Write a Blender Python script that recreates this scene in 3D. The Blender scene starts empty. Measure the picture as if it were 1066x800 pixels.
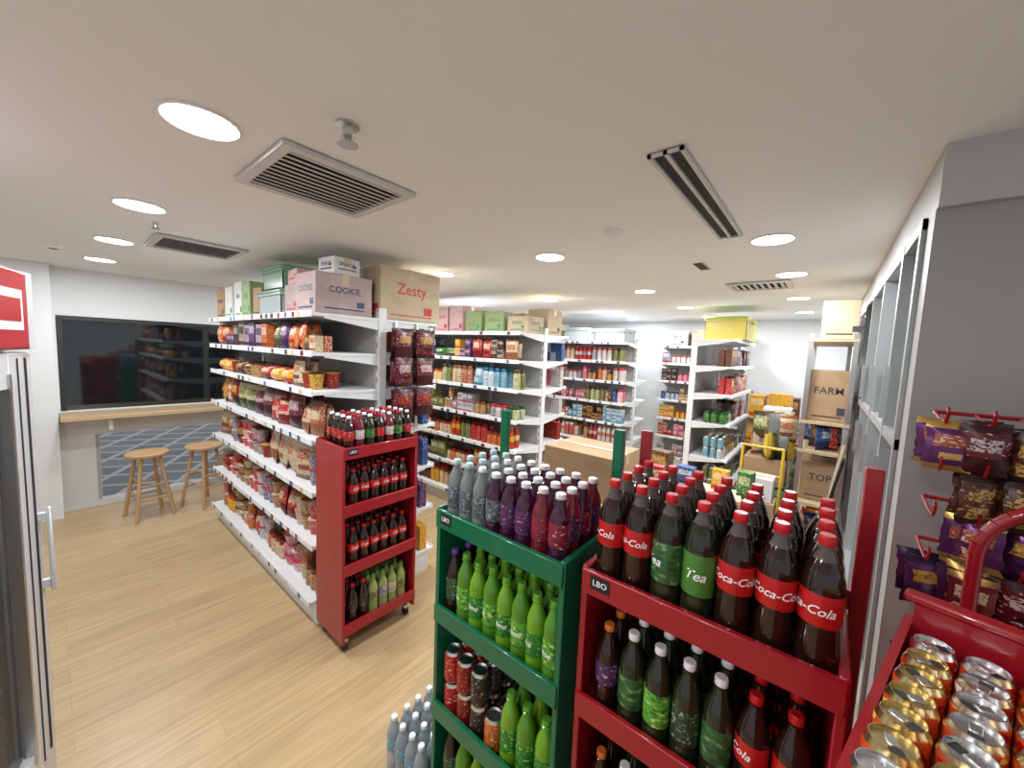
import bpy, math, random
from mathutils import Matrix, Vector
R=random.Random(7)
scene=bpy.context.scene
COL=scene.collection
T=Matrix.Translation
def RZ(a): return Matrix.Rotation(a,4,'Z')
def RX(a): return Matrix.Rotation(a,4,'X')
def RY(a): return Matrix.Rotation(a,4,'Y')
# ---------------------------------------------------------------- materials
MC={}
def lin(c):
    return tuple((x/12.92 if x<=0.04045 else ((x+0.055)/1.055)**2.4) for x in c)
def srgb(r,g,b): return lin((r/255,g/255,b/255))
def mat(name,c,rough=.5,metal=0,emit=0,trans=0,coat=0,alpha=1,ior=1.45):
    if name in MC: return MC[name]
    m=bpy.data.materials.new(name); m.use_nodes=True
    b=m.node_tree.nodes['Principled BSDF']
    b.inputs['Base Color'].default_value=(*c,1); b.inputs['Roughness'].default_value=rough
    b.inputs['Metallic'].default_value=metal; b.inputs['IOR'].default_value=ior
    b.inputs['Transmission Weight'].default_value=trans; b.inputs['Coat Weight'].default_value=coat
    b.inputs['Alpha'].default_value=alpha
    if emit:
        b.inputs['Emission Color'].default_value=(*c,1); b.inputs['Emission Strength'].default_value=emit
    nt=m.node_tree
    if not emit:
        tc=nt.nodes.new('ShaderNodeTexCoord'); n=nt.nodes.new('ShaderNodeTexNoise'); n.inputs['Scale'].default_value=9
        mr=nt.nodes.new('ShaderNodeMapRange'); mr.inputs['To Min'].default_value=max(0,rough-.04); mr.inputs['To Max'].default_value=min(1,rough+.06)
        nt.links.new(tc.outputs['Object'],n.inputs['Vector']); nt.links.new(n.outputs['Fac'],mr.inputs['Value']); nt.links.new(mr.outputs['Result'],b.inputs['Roughness'])
    MC[name]=m; return m
def printm(c1,c2,c3=(.85,.85,.82),scale=38,rough=.35,name=None,lo=.40,hi=.62):
    key=('p',c1,c2,c3,scale,rough,lo,hi)
    if key in MC: return MC[key]
    m=bpy.data.materials.new(name or 'printed_packaging'); m.use_nodes=True; nt=m.node_tree
    b=nt.nodes['Principled BSDF']; b.inputs['Roughness'].default_value=rough
    tc=nt.nodes.new('ShaderNodeTexCoord'); mp=nt.nodes.new('ShaderNodeMapping'); mp.inputs['Scale'].default_value=(1,1,1.9)
    n=nt.nodes.new('ShaderNodeTexNoise'); n.inputs['Scale'].default_value=scale; n.inputs['Detail'].default_value=1.5
    r=nt.nodes.new('ShaderNodeValToRGB'); r.color_ramp.interpolation='CONSTANT'
    e=r.color_ramp.elements; e[0].position=0; e[0].color=(*c2,1); e[1].position=lo; e[1].color=(*c1,1)
    k=r.color_ramp.elements.new(hi); k.color=(*c3,1)
    nt.links.new(tc.outputs['Object'],mp.inputs['Vector']); nt.links.new(mp.outputs['Vector'],n.inputs['Vector'])
    nt.links.new(n.outputs['Fac'],r.inputs['Fac']); nt.links.new(r.outputs['Color'],b.inputs['Base Color'])
    MC[key]=m; return m
white=mat('white_powdercoat',(.72,.74,.75),.4)
lipm=mat('shelf_price_rail',(.74,.77,.79),.3)
backp=mat('shelf_back_panel',(.45,.45,.44),.5)
redm=mat('red_powdercoat',(.31,.006,.014),.3,coat=.3)
greenm=mat('green_powdercoat',(.0,.115,.05),.3,coat=.3)
black=mat('black_plastic',(.012,.012,.013),.4)
dark=mat('dark_recess',(.03,.03,.03),.7)
steel=mat('steel',(.6,.6,.6),.3,1)
alu=mat('aluminium_top',(.75,.75,.76),.25,1)
alug=mat('aluminium_top_gold',(.72,.58,.30),.25,1)
cola=mat('cola_liquid',(.018,.006,.004),.07,coat=.5)
teal=mat('tea_liquid',(.014,.018,.008),.07,coat=.5)
neckm=mat('clear_pet_neck',(.09,.07,.065),.08,coat=.5)
limel=mat('lime_liquid',(.13,.30,.012),.1,coat=.5)
limel2=mat('lime_liquid_dark',(.07,.21,.012),.1,coat=.5)
limelab=printm((.02,.19,.02),(.01,.10,.02),(.36,.58,.1),70,name='lime_label')
limelab2=printm((.10,.34,.03),(.02,.14,.02),(.5,.66,.2),60,name='lime_label_light')
purl=mat('grape_liquid',(.045,.006,.03),.08,coat=.5)
redl=mat('berry_liquid',(.14,.008,.018),.08,coat=.5)
clearl=mat('clear_pet',(.15,.18,.18),.08,coat=.5)
waterl=mat('water_pet',(.55,.62,.66),.08,trans=.6)
redlab=mat('cola_red_label',(.46,.010,.012),.3)
teagl=mat('tea_green_label',(.06,.19,.03),.3)
teagl2=printm((.03,.11,.03),(.015,.05,.02),(.15,.28,.1),45,name='tea_label_dark')
blklab=printm((.015,.03,.018),(.04,.16,.03),(.22,.28,.22),70,name='dark_label')
purlab=printm((.06,.012,.09),(.16,.015,.05),(.42,.36,.42),80,name='grape_label',hi=.66)
berlab=printm((.22,.01,.03),(.06,.01,.05),(.5,.4,.42),80,name='berry_label',hi=.66)
greylab=printm((.09,.11,.12),(.04,.05,.06),(.3,.35,.36),80,name='grey_label')
capred=mat('red_cap',(.5,.008,.012),.35); capwhite=mat('white_cap',(.8,.8,.82),.35); capgreen=mat('green_cap',(.10,.33,.03),.35)
capteal=mat('teal_cap',(.45,.6,.65),.35); cappur=mat('purple_cap',(.12,.05,.25),.35)
txtw=mat('white_ink',(.85,.85,.85),.4); txtr=mat('red_ink',(.5,.03,.03),.5); txtk=mat('dark_ink',(.05,.05,.06),.5); txtg=mat('green_ink',(.05,.25,.08),.5)
card=printm((.36,.235,.13),(.32,.21,.115),(.39,.26,.15),6,.8,name='brown_cardboard')
cardl=printm((.50,.41,.28),(.46,.37,.25),(.53,.44,.31),6,.8,name='light_cardboard')
cardw=printm((.62,.63,.61),(.58,.59,.57),(.65,.66,.65),6,.7,name='white_cardboard')
cardp=printm((.55,.36,.36),(.5,.32,.32),(.6,.4,.4),6,.7,name='pink_cardboard')
cardg=printm((.26,.34,.16),(.22,.30,.13),(.3,.38,.2),6,.7,name='green_cardboard')
cardo=printm((.42,.32,.31),(.38,.29,.28),(.46,.36,.35),6,.7,name='rose_cardboard')
tape=mat('packing_tape',(.5,.4,.26),.25)
# ---------------------------------------------------------------- mesh builder
class MB:
    def __init__(s): s.v=[];s.f=[];s.m=[];s.s=[];s.mats=[];s.ix={};s.M=Matrix.Identity(4)
    def mi(s,m):
        if m.name not in s.ix: s.ix[m.name]=len(s.mats); s.mats.append(m)
        return s.ix[m.name]
    def add(s,vs,fs,m,smooth=False,M=None):
        A=s.M@M if M is not None else s.M
        o=len(s.v)
        for p in vs: s.v.append((A@Vector(p))[:])
        one=not isinstance(m,list)
        for i,f in enumerate(fs):
            s.f.append([a+o for a in f]); s.m.append(s.mi(m if one else m[i])); s.s.append(smooth)
    def box(s,x0,x1,y0,y1,z0,z1,m,M=None,bev=0):
        b=min(bev,(x1-x0)*.45,(y1-y0)*.45,(z1-z0)*.45)
        if b<=0:
            v=[(x,y,z) for x in(x0,x1) for y in(y0,y1) for z in(z0,z1)]
            s.add(v,[(0,1,3,2),(4,6,7,5),(0,4,5,1),(2,3,7,6),(0,2,6,4),(1,5,7,3)],m,False,M); return
        def ring(i,z): return [(x0+b,y0+i,z),(x1-b,y0+i,z),(x1-i,y0+b,z),(x1-i,y1-b,z),(x1-b,y1-i,z),(x0+b,y1-i,z),(x0+i,y1-b,z),(x0+i,y0+b,z)]
        v=ring(b*.99,z0)+ring(0,z0+b)+ring(0,z1-b)+ring(b*.99,z1)
        f=[tuple(range(7,-1,-1)),tuple(range(24,32))]
        for k in range(3):
            for j in range(8):
                a=k*8+j; c=k*8+(j+1)%8
                f.append((a,c,c+8,a+8))
        s.add(v,f,m,False,M)
    def lathe(s,prof,x,y,z,seg=14,M=None,rot=0):
        v=[];f=[];ms=[]
        for r,h,_ in prof:
            for j in range(seg):
                a=rot+2*math.pi*j/seg
                v.append((x+max(r,1e-4)*math.cos(a),y+max(r,1e-4)*math.sin(a),z+h))
        for k in range(len(prof)-1):
            for j in range(seg):
                a=k*seg+j;c=k*seg+(j+1)%seg
                f.append((a,c,c+seg,a+seg)); ms.append(prof[k][2])
        f.append(tuple(range(seg-1,-1,-1)));ms.append(prof[0][2])
        n=(len(prof)-1)*seg
        f.append(tuple(range(n,n+seg)));ms.append(prof[-1][2])
        s.add(v,f,ms,True,M)
    def cyl(s,p0,p1,r,m,seg=8):
        p0=Vector(p0);p1=Vector(p1);d=p1-p0
        q=d.to_track_quat('Z','Y').to_matrix().to_4x4()
        s.lathe([(r,0,m),(r,d.length,m)],0,0,0,seg,T(p0)@q)
    def tube(s,pts,r,m,seg=8):
        for a,b in zip(pts[:-1],pts[1:]): s.cyl(a,b,r,m,seg)
    def build(s,name,parent=None):
        me=bpy.data.meshes.new(name); me.from_pydata(s.v,[],s.f)
        for m in s.mats: me.materials.append(m)
        me.polygons.foreach_set('material_index',s.m); me.polygons.foreach_set('use_smooth',s.s)
        me.update(); me.set_sharp_from_angle(angle=math.radians(40))
        o=bpy.data.objects.new(name,me); COL.objects.link(o)
        if parent: o.parent=parent
        return o
def empty(name):
    e=bpy.data.objects.new(name,None); COL.objects.link(e); return e
TC={}
def textm(t,size,shear=0,bold=0.0):
    k=(t,size,shear,bold)
    if k in TC: return TC[k]
    c=bpy.data.curves.new('t','FONT'); c.body=t;c.size=size;c.align_x='CENTER';c.align_y='CENTER';c.shear=shear;c.resolution_u=2;c.offset=bold*size
    o=bpy.data.objects.new('t',c); COL.objects.link(o)
    dg=bpy.context.evaluated_depsgraph_get(); me=o.evaluated_get(dg).to_mesh()
    r=([v.co.copy()[:] for v in me.vertices],[tuple(p.vertices) for p in me.polygons])
    o.evaluated_get(dg).to_mesh_clear()
    bpy.data.objects.remove(o); bpy.data.curves.remove(c)
    TC[k]=r; return r
def text_face(mb,t,size,m,pos,face,bold=.01):
    v,f=textm(t,size,0,bold)
    if face=='-Y': B=Matrix(((1,0,0,0),(0,0,-1,0),(0,1,0,0),(0,0,0,1)))
    else: B=Matrix(((0,0,1,0),(1,0,0,0),(0,1,0,0),(0,0,0,1)))
    mb.add(v,f,m,False,T(pos)@B)
def wrap_text(mb,t,size,m,x,y,z,r,ang,shear=.35,vert=False):
    v,f=textm(t,size,shear,.012)
    out=[]
    for a,b,_ in v:
        if vert: a,b=-b,a
        th=ang+a/r
        out.append((x+(r+.0006)*math.cos(th),y+(r+.0006)*math.sin(th),z+b))
    mb.add(out,f,m,False)
# ---------------------------------------------------------------- products
def bottle(mb,x,y,z,h,r,liq,lab,cap,seg=16,capf=.36,l0=.36,l1=.60,txt=None,neck=None,ink=None,vert=False):
    nk=neck or liq
    P=[(0,.015,liq),(.7,0,liq),(.93,.02,liq),(1,.08,liq),(1,.2,liq),(.94,l0-.02,liq),(.99,l0,lab),(1.01,l0+.01,lab),(1.01,l1-.01,lab),(.99,l1,liq),(1.0,l1+.03,liq),(.96,.69,liq),(.8,.76,liq),(.56,.83,nk),(capf,.885,nk),(capf*.9,.905,nk),(capf*1.25,.912,nk),(capf*1.25,.922,nk),(capf,.93,cap),(capf*1.05,.935,cap),(capf*1.05,.99,cap),(capf*.9,1,cap),(0,1.0,cap)]
    mb.lathe([(a*r,b*h,m) for a,b,m in P],x,y,z,seg,rot=R.random())
    if txt:
        wrap_text(mb,txt[0],txt[1],ink or txtw,x,y,z+h*(l0+l1)/2,r*1.012,-math.pi/2-.35+R.uniform(-.7,.5) if not txt[2:] else txt[2],vert=vert)
def can(mb,x,y,z,lab,h=.122,r=.033,seg=16,tab=False,top=None):
    alu_=top or alu
    P=[(0,.004,alu_),(r*.75,0,alu_),(r*.98,.01,lab),(r,.016,lab),(r,h-.016,lab),(r*.97,h-.01,alu_),(r*.83,h-.002,alu_),(r*.83,h,alu_),(r*.79,h,alu_),(r*.77,h-.005,alu_),(0,h-.005,alu_)]
    mb.lathe(P,x,y,z,seg)
    if tab:
        a=R.random()*6
        M=T((x,y,z+h-.005))@RZ(a)
        mb.box(-.006,.006,-.004,.014,0,.0022,steel,M,bev=.001); mb.box(-.007,.007,-.018,-.006,0,.0008,dark,M)
def cup(mb,x,y,z,lab,lid,h=.105,r=.047):
    P=[(0,0,lab),(r*.72,0,lab),(r*.98,h*.93,lid),(r*1.06,h*.95,lid),(r*1.06,h*.985,lid),(r*1.0,h,lid),(0,h,lid)]
    mb.lathe(P,x,y,z,14)
def jar(mb,x,y,z,lab,lid,h=.13,r=.036,body=None):
    b=body or lab
    P=[(0,0,b),(r*.9,0,b),(r,h*.06,b),(r,h*.18,lab),(r*1.01,h*.19,lab),(r*1.01,h*.62,lab),(r,h*.63,b),(r*.98,h*.72,b),(r*.8,h*.8,b),(r*.8,h*.82,lid),(r*.88,h*.83,lid),(r*.88,h*.98,lid),(r*.82,h,lid),(0,h,lid)]
    mb.lathe(P,x,y,z,12)
def bag(mb,x,y,z,w,h,d,c1,c2,c3,rz=0,lean=0,M=None):
    nu,nv=6,8; v=[]; f=[]; ms=[]
    jx=[R.uniform(-.004,.004) for _ in range(nv+1)]
    sty=R.randint(0,2)
    for side in(-1,1):
        for j in range(nv+1):
            for i in range(nu+1):
                u=i/nu;q=j/nv
                th=d/2*(1-abs(2*u-1)**2.6)*(math.sin(math.pi*q)**.55 if 0<q<1 else 0)*(1+.16*(R.random()-.5))
                wx=w*(1-.05*math.sin(math.pi*q)-(0 if 0<j<nv else -.03))
                v.append(((u-.5)*wx+jx[j],side*(th+.001),q*h))
    n=(nu+1)*(nv+1)
    for s_ in range(2):
        for j in range(nv):
            for i in range(nu):
                a=s_*n+j*(nu+1)+i; q=(a,a+1,a+nu+2,a+nu+1)
                f.append(q if s_==0 else q[::-1])
                if j==0 or j==nv-1: ms.append(c2)
                elif 4<=j<=5 and 1<=i<=4: ms.append(c3)
                elif sty==0 and 2<=j<=2 and 2<=i<=4: ms.append(c2)
                elif sty==1 and j<=2: ms.append(c2)
                elif sty==2 and 1<=j<=2 and 1<=i<=3: ms.append(c3)
                else: ms.append(c1)
    A=T((x,y,z))@RZ(rz)@RX(lean)
    if M is not None: A=M@A
    mb.add(v,f,ms,True,A)
def pbox(mb,x,y,z,w,d,h,c1,c2,c3,rz=0):
    M=T((x,y,z))@RZ(rz)
    mb.box(-w/2,w/2,-d/2,d/2,0,h,c1,M)
    e=.0012
    mb.box(-w*.4,w*.4,-d/2-e,-d/2,h*.55,h*.85,c3,M)
    mb.box(-w*.5,w*.5,-d/2-e,-d/2,h*.08,h*.22,c2,M)
def C(*a):
    g=sum(a)/3; a=[g+(x-g)*.98 for x in a]; return srgb(*[max(0,x)*.92 for x in a])
def fam(c1,c2,c3): 
    return (printm(C(*c1),C(*c2),C(*c3),85,lo=.39,hi=.65),mat('solid_%s'%'_'.join(map(str,c2)),C(*c2),.35),printm(C(*c3),C(*c1),C(*c2),90,lo=.44,hi=.6))
RED=fam((190,25,30),(120,10,20),(240,220,190)); YEL=fam((230,170,30),(190,60,25),(240,225,170)); ORG=fam((210,105,35),(130,45,20),(235,215,190))
GRN=fam((60,120,50),(25,75,40),(225,225,180)); PNK=fam((215,115,130),(180,40,80),(245,225,225)); BRN=fam((95,50,32),(50,25,20),(210,165,95))
BLU=fam((40,78,150),(20,40,95),(225,230,235)); WHT=fam((215,212,205),(180,40,45),(90,110,150)); PUR=fam((85,45,95),(50,20,65),(215,190,205))
BLK=fam((30,28,32),(90,20,25),(190,180,160)); CRM=fam((215,195,160),(140,85,50),(180,60,40)); CYA=fam((120,170,190),(45,105,140),(235,238,240)); MAR=fam((105,15,32),(60,8,20),(210,190,190))
RWH=fam((200,40,45),(215,205,195),(235,225,210)); DKR=fam((150,20,25),(40,15,15),(220,180,60)); OLV=fam((120,120,60),(60,60,30),(220,215,170)); TAN=fam((180,135,85),(110,60,35),(230,215,190))
GOLD=fam((205,155,50),(140,80,25),(235,220,175))
ALL=[RED,YEL,ORG,GRN,PNK,BRN,BLU,WHT,PUR,BLK,CRM,CYA,MAR,RWH,DKR,OLV,TAN]
KS={'bag':(.15,.2,.07),'bigbag':(.19,.28,.1),'cup':(.1,.105,.1),'jar':(.075,.13,.075),'tall':(.08,.2,.08),'can':(.068,.12,.068),'box':(.13,.18,.06),'small':(.08,.1,.05),'bottle':(.07,.22,.07),'pack':(.2,.11,.13),'sbot':(.05,.15,.05),'bowl':(.13,.075,.13)}
def item(mb,k,x,y,z,F,hm):
    w,h,d=KS[k]; h=min(h,hm)
    if k in('bag','bigbag','box') : h=min(hm,h*R.uniform(.95,1.15))
    c1,c2,c3=F
    if R.random()<.3: c1,c3=c3,c1
    if k in('bag','bigbag'): bag(mb,x,y,z,w,h,d,c1,c2,c3,R.uniform(-.3,.3),R.uniform(-.18,.04))
    elif k=='pack': bag(mb,x,y,z,w*.97,h,d,c1,c2,c3,R.uniform(-.08,.08))
    elif k in('cup','bowl'): cup(mb,x,y,z,c1,c3 if R.random()<.7 else c2,h,w*.47)
    elif k in('jar','tall'): jar(mb,x,y,z,c1,c2,h,w*.47)
    elif k=='can': can(mb,x,y,z,c1,h,seg=12)
    elif k in('box','small'): pbox(mb,x,y,z,w*.97,d,h,c1,c2,c3,R.uniform(-.06,.06))
    elif k=='bottle': bottle(mb,x,y,z,h,.032,c2,c1,c3,10,.42)
    elif k=='sbot': bottle(mb,x,y,z,h,.022,c1,c3,c2,10,.5)
STACK={'cup','can','small','pack','bowl','box'}
def fill(mb,M,length,depth,z,gap,kinds,fams,rows=2,dens=1,odd=.28):
    old=mb.M; mb.M=M
    x=.012
    while x<length-.06:
        k=R.choice(kinds);F=R.choice(fams) if R.random()>odd else R.choice(ALL);w,h,d=KS[k]
        n=R.randint(1,2) if w>.09 else R.randint(1,4)
        lay=1
        if k in STACK: lay=max(1,int((gap-.05)/h)); lay=min(lay,3)
        for _ in range(n):
            if x+w>length-.005: x=length if w<.1 else x+.05; break
            if R.random()<dens:
                l2=lay if R.random()>.25 else max(1,lay-1)
                for q in range(rows):
                    yy=.03+d/2+q*(d+.01)+R.uniform(0,.012)
                    if yy+d/2<depth-.02:
                        for l in range(l2): item(mb,k,x+w/2+R.uniform(-.003,.003),yy,z+l*(h+.001),F,gap-.045-l*h)
            x+=w+.002
        x+=R.choice([0,.004,.012])
    mb.M=old
def face(side,x0,x1,yf):
    return T((x0,yf,0)) if side<0 else T((x1,yf,0))@RZ(math.pi)
def gondola(x0,x1,ys,levels,depth,sides=(-1,1),h=2.05,name='shelving_gondola',M=None,tags=True):
    e=empty(name); L=x1-x0
    mb=MB(); 
    if M is not None: mb.M=M
    n=max(1,round(L/.9))
    for i in range(n+1):
        x=x0+L*i/n
        xa=max(x0,x-.02); xb=min(x1,x+.02)
        if xb-xa<.03: xa,xb=(x0,x0+.04) if i==0 else (x1-.04,x1)
        mb.box(xa,xb,ys-.03,ys+.03,0,h,white,bev=.003)
        for k in range(int(h/.08)):
            for s_ in sides: mb.box((xa+xb)/2-.004,(xa+xb)/2+.004,min(ys+s_*.0302,ys+s_*.031),max(ys+s_*.0302,ys+s_*.031),.1+k*.08,.14+k*.08,dark)
    mb.box(x0+.04,x1-.04,ys-.008,ys+.008,.1,h-.05,backp)
    mb.build('frame',e)
    sh=MB(); 
    if M is not None: sh.M=M
    for s_ in sides:
        for li,z in enumerate(levels):
            dp=depth if z>.3 else depth+.02
            ya,yb=(ys-dp,ys-.031) if s_<0 else (ys+.031,ys+dp)
            sh.box(x0+.003,x1-.003,ya,yb,z-.02,z,white)
            fy=ys+s_*dp
            sh.box(x0+.003,x1-.003,min(fy,fy+s_*.012),max(fy,fy+s_*.012),z-.028,z+.010,lipm,bev=.002)
            if li==0: sh.box(x0+.01,x1-.01,min(ys+s_*.035,ys+s_*(dp-.04)),max(ys+s_*.035,ys+s_*(dp-.04)),0,z-.026,white)
            else:
                for i in range(n+1):
                    x=min(max(x0+L*i/n,x0+.012),x1-.012)
                    a=ys+s_*.031;b=ys+s_*dp*.85
                    v=[(x-.004,a,z-.02),(x-.004,b,z-.02),(x-.004,b,z-.03),(x-.004,a,z-.08),(x+.004,a,z-.02),(x+.004,b,z-.02),(x+.004,b,z-.03),(x+.004,a,z-.08)]
                    sh.add(v,[(0,1,2,3),(7,6,5,4),(0,4,5,1),(1,5,6,2),(2,6,7,3),(3,7,4,0)],white)
            if tags and s_<0:
                x=x0+.08
                while x<x1-.08:
                    t=R.choice([txtw,txtw,YEL[2],RED[1],txtk,BLU[0]]) 
                    sh.box(x,x+R.uniform(.03,.05),fy-.0135,fy-.0122,z-.024,z+.006,t)
                    x+=R.uniform(.08,.2)
    sh.build('shelves',e)
    return e
# ---------------------------------------------------------------- ROOM
H=2.42
def noise_mat(name,c1,c2,scale,rough,bump=.0):
    m=bpy.data.materials.new(name); m.use_nodes=True; nt=m.node_tree; b=nt.nodes['Principled BSDF']; b.inputs['Roughness'].default_value=rough
    tc=nt.nodes.new('ShaderNodeTexCoord'); n=nt.nodes.new('ShaderNodeTexNoise'); n.inputs['Scale'].default_value=scale; n.inputs['Detail'].default_value=4
    mx=nt.nodes.new('ShaderNodeMix'); mx.data_type='RGBA'; mx.inputs[6].default_value=(*c1,1); mx.inputs[7].default_value=(*c2,1)
    nt.links.new(tc.outputs['Object'],n.inputs['Vector']); nt.links.new(n.outputs['Fac'],mx.inputs[0]); nt.links.new(mx.outputs[2],b.inputs['Base Color'])
    return m
ceilm=noise_mat('ceiling_paint',(.84,.86,.88),(.87,.89,.91),1.2,.75)
wallm=noise_mat('wall_paint_white',(.70,.73,.75),(.75,.78,.80),1.5,.6)
greym=noise_mat('grey_panel',(.34,.34,.335),(.37,.37,.365),1.0,.5)
greyl=noise_mat('grey_trim',(.46,.46,.455),(.5,.5,.49),1.0,.5)
def floor_mat():
    m=bpy.data.materials.new('oak_laminate'); m.use_nodes=True; nt=m.node_tree; b=nt.nodes['Principled BSDF']
    b.inputs['Roughness'].default_value=.36
    tc=nt.nodes.new('ShaderNodeTexCoord'); mp=nt.nodes.new('ShaderNodeMapping'); mp.inputs['Rotation'].default_value=(0,0,math.pi/2)
    br=nt.nodes.new('ShaderNodeTexBrick'); br.inputs['Scale'].default_value=1; br.inputs['Brick Width'].default_value=1.2; br.inputs['Row Height'].default_value=.13
    br.inputs['Mortar Size'].default_value=.0008; br.offset=.37
    br.inputs['Color1'].default_value=(.50,.36,.195,1); br.inputs['Color2'].default_value=(.45,.315,.165,1); br.inputs['Mortar'].default_value=(.34,.22,.11,1)
    mp2=nt.nodes.new('ShaderNodeMapping'); mp2.inputs['Scale'].default_value=(30,1.6,1)
    n=nt.nodes.new('ShaderNodeTexNoise'); n.inputs['Scale'].default_value=1.6; n.inputs['Detail'].default_value=6; n.inputs['Distortion'].default_value=.6
    mr=nt.nodes.new('ShaderNodeMapRange'); mr.inputs['From Min'].default_value=.3; mr.inputs['From Max'].default_value=.7; mr.inputs['To Min'].default_value=.80; mr.inputs['To Max'].default_value=1.1
    mx=nt.nodes.new('ShaderNodeMix'); mx.data_type='RGBA'; mx.blend_type='MULTIPLY'; mx.inputs[0].default_value=1
    L=nt.links.new
    L(tc.outputs['Object'],mp.inputs['Vector']); L(mp.outputs['Vector'],br.inputs['Vector']); L(tc.outputs['Object'],mp2.inputs['Vector']); L(mp2.outputs['Vector'],n.inputs['Vector'])
    L(n.outputs['Fac'],mr.inputs['Value']); L(br.outputs['Color'],mx.inputs[6]); L(mr.outputs['Result'],mx.inputs[7]); L(mx.outputs[2],b.inputs['Base Color'])
    return m
def single(name,x0,x1,y0,y1,z0,z1,m,bev=0,parent=None):
    mb=MB(); mb.box(x0,x1,y0,y1,z0,z1,m,bev=bev); return mb.build(name,parent)
XL=-5.75; YB=6.9; XR=.2
single('floor',XL-.1,2.6,-2.6,YB+.2,-.1,0,floor_mat())
single('ceiling',XL-.2,2.6,-2.6,YB+.2,H,H+.1,ceilm)
single('wall_back',XL-.1,XR+.1,YB,YB+.1,0,H,wallm)
wl=MB(); 
wl.box(XL-.1,XL,-2.6,.05,0,H,wallm); wl.box(XL-.1,XL,2.9,YB,0,H,wallm)
wl.box(XL-.1,XL,.05,2.9,1.96,H,wallm); wl.box(XL-.1,XL,.05,2.9,.76,1.02,wallm); wl.box(XL-.1,XL,.05,2.9,0,.06,wallm); wl.box(XL-.1,XL,.05,.27,.06,.76,wallm)
wl.build('wall_left')
glassd=mat('dark_night_glass',(.008,.011,.014),.04,coat=.6,ior=1.6)
w=empty('window_1'); fr=MB(); bl=mat('window_frame_dark',(.03,.03,.03),.4)
single('glass',XL-.06,XL-.05,.05,2.9,1.02,1.96,glassd,parent=w)
for y in(.05,2.86): fr.box(XL-.05,XL-.01,y,y+.04,1.02,1.96,bl)
fr.box(XL-.05,XL-.01,.09,2.86,1.92,1.96,bl)
fr.build('frame',w)
def tile_mat():
    m=bpy.data.materials.new('grey_tile_pattern'); m.use_nodes=True; nt=m.node_tree; b=nt.nodes['Principled BSDF']; b.inputs['Roughness'].default_value=.35
    tc=nt.nodes.new('ShaderNodeTexCoord'); ck=nt.nodes.new('ShaderNodeTexBrick'); ck.inputs['Scale'].default_value=1; ck.inputs['Brick Width'].default_value=.42; ck.inputs['Row Height'].default_value=.42; ck.inputs['Mortar Size'].default_value=.035; ck.offset=0
    ck.inputs['Color1'].default_value=(.12,.125,.13,1); ck.inputs['Color2'].default_value=(.06,.065,.07,1); ck.inputs['Mortar'].default_value=(.42,.43,.44,1)
    mp=nt.nodes.new('ShaderNodeMapping'); mp.inputs['Rotation'].default_value=(0,0,.5)
    nt.links.new(tc.outputs['Object'],mp.inputs['Vector']); nt.links.new(mp.outputs['Vector'],ck.inputs['Vector']); nt.links.new(ck.outputs['Color'],b.inputs['Base Color']); return m
single('floor_outside_tiles',XL-5.2,XL-.101,-2.0,7.5,-.1,-.005,tile_mat())
w=empty('window_2'); fr=MB(); alf0=mat('window_frame_grey',(.5,.5,.5),.35)
for y in(.27,1.5,2.86): fr.box(XL-.06,XL-.03,y,y+.03,.06,.76,alf0)
fr.build('frame',w)
single('wall_left_pilaster',XL,XL+.18,-.4,.03,0,H,wallm)
single('wall_right_front',XR,2.6,1.63,1.73,0,2.25,greym)
single('trim_1',XR,2.6,1.60,1.74,2.25,H,greyl)
wr=MB(); wr.box(XR,XR+.1,1.74,YB,0,.55,greyl); wr.box(XR,XR+.1,1.74,YB,2.26,H,greyl); wr.box(XR,XR+.1,5.0,YB,.55,2.26,wallm)
wr.build('wall_right')
frost=mat('cabinet_glass',(.20,.23,.24),.05,coat=.8,ior=1.7); alf=mat('cabinet_frame_aluminium',(.42,.44,.45),.35,.5)
frost2=mat('cabinet_lower_panel',(.33,.36,.38),.3,coat=.3)
w=empty('glass_cabinets'); g=MB(); g.box(XR+.05,XR+.06,1.74,5.0,1.55,2.26,frost); g.box(XR+.05,XR+.06,1.74,5.0,.55,1.55,frost2); g.build('glass',w)  # glass-fronted cabinets along the right wall, no shelves behind the panes
g=MB()
for y in(1.74,2.1,2.7,3.3,3.9,4.5,4.96): g.box(XR-.012,XR+.05,y,y+.035,.55,2.26,alf)
for z in(.55,1.53,2.225): g.box(XR-.01,XR+.049,1.74,5.0,z,z+.035,alf)
for y in(2.05,2.66,3.26,3.86): g.box(XR-.03,XR-.012,y,y+.015,1.6,1.8,steel); g.box(XR-.03,XR-.012,y,y+.015,1.25,1.45,steel)
g.build('frame',w)
bb=MB(); bb.box(XL,XL+.012,2.9,YB,0,.08,wallm); bb.build('baseboard_left')
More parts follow.
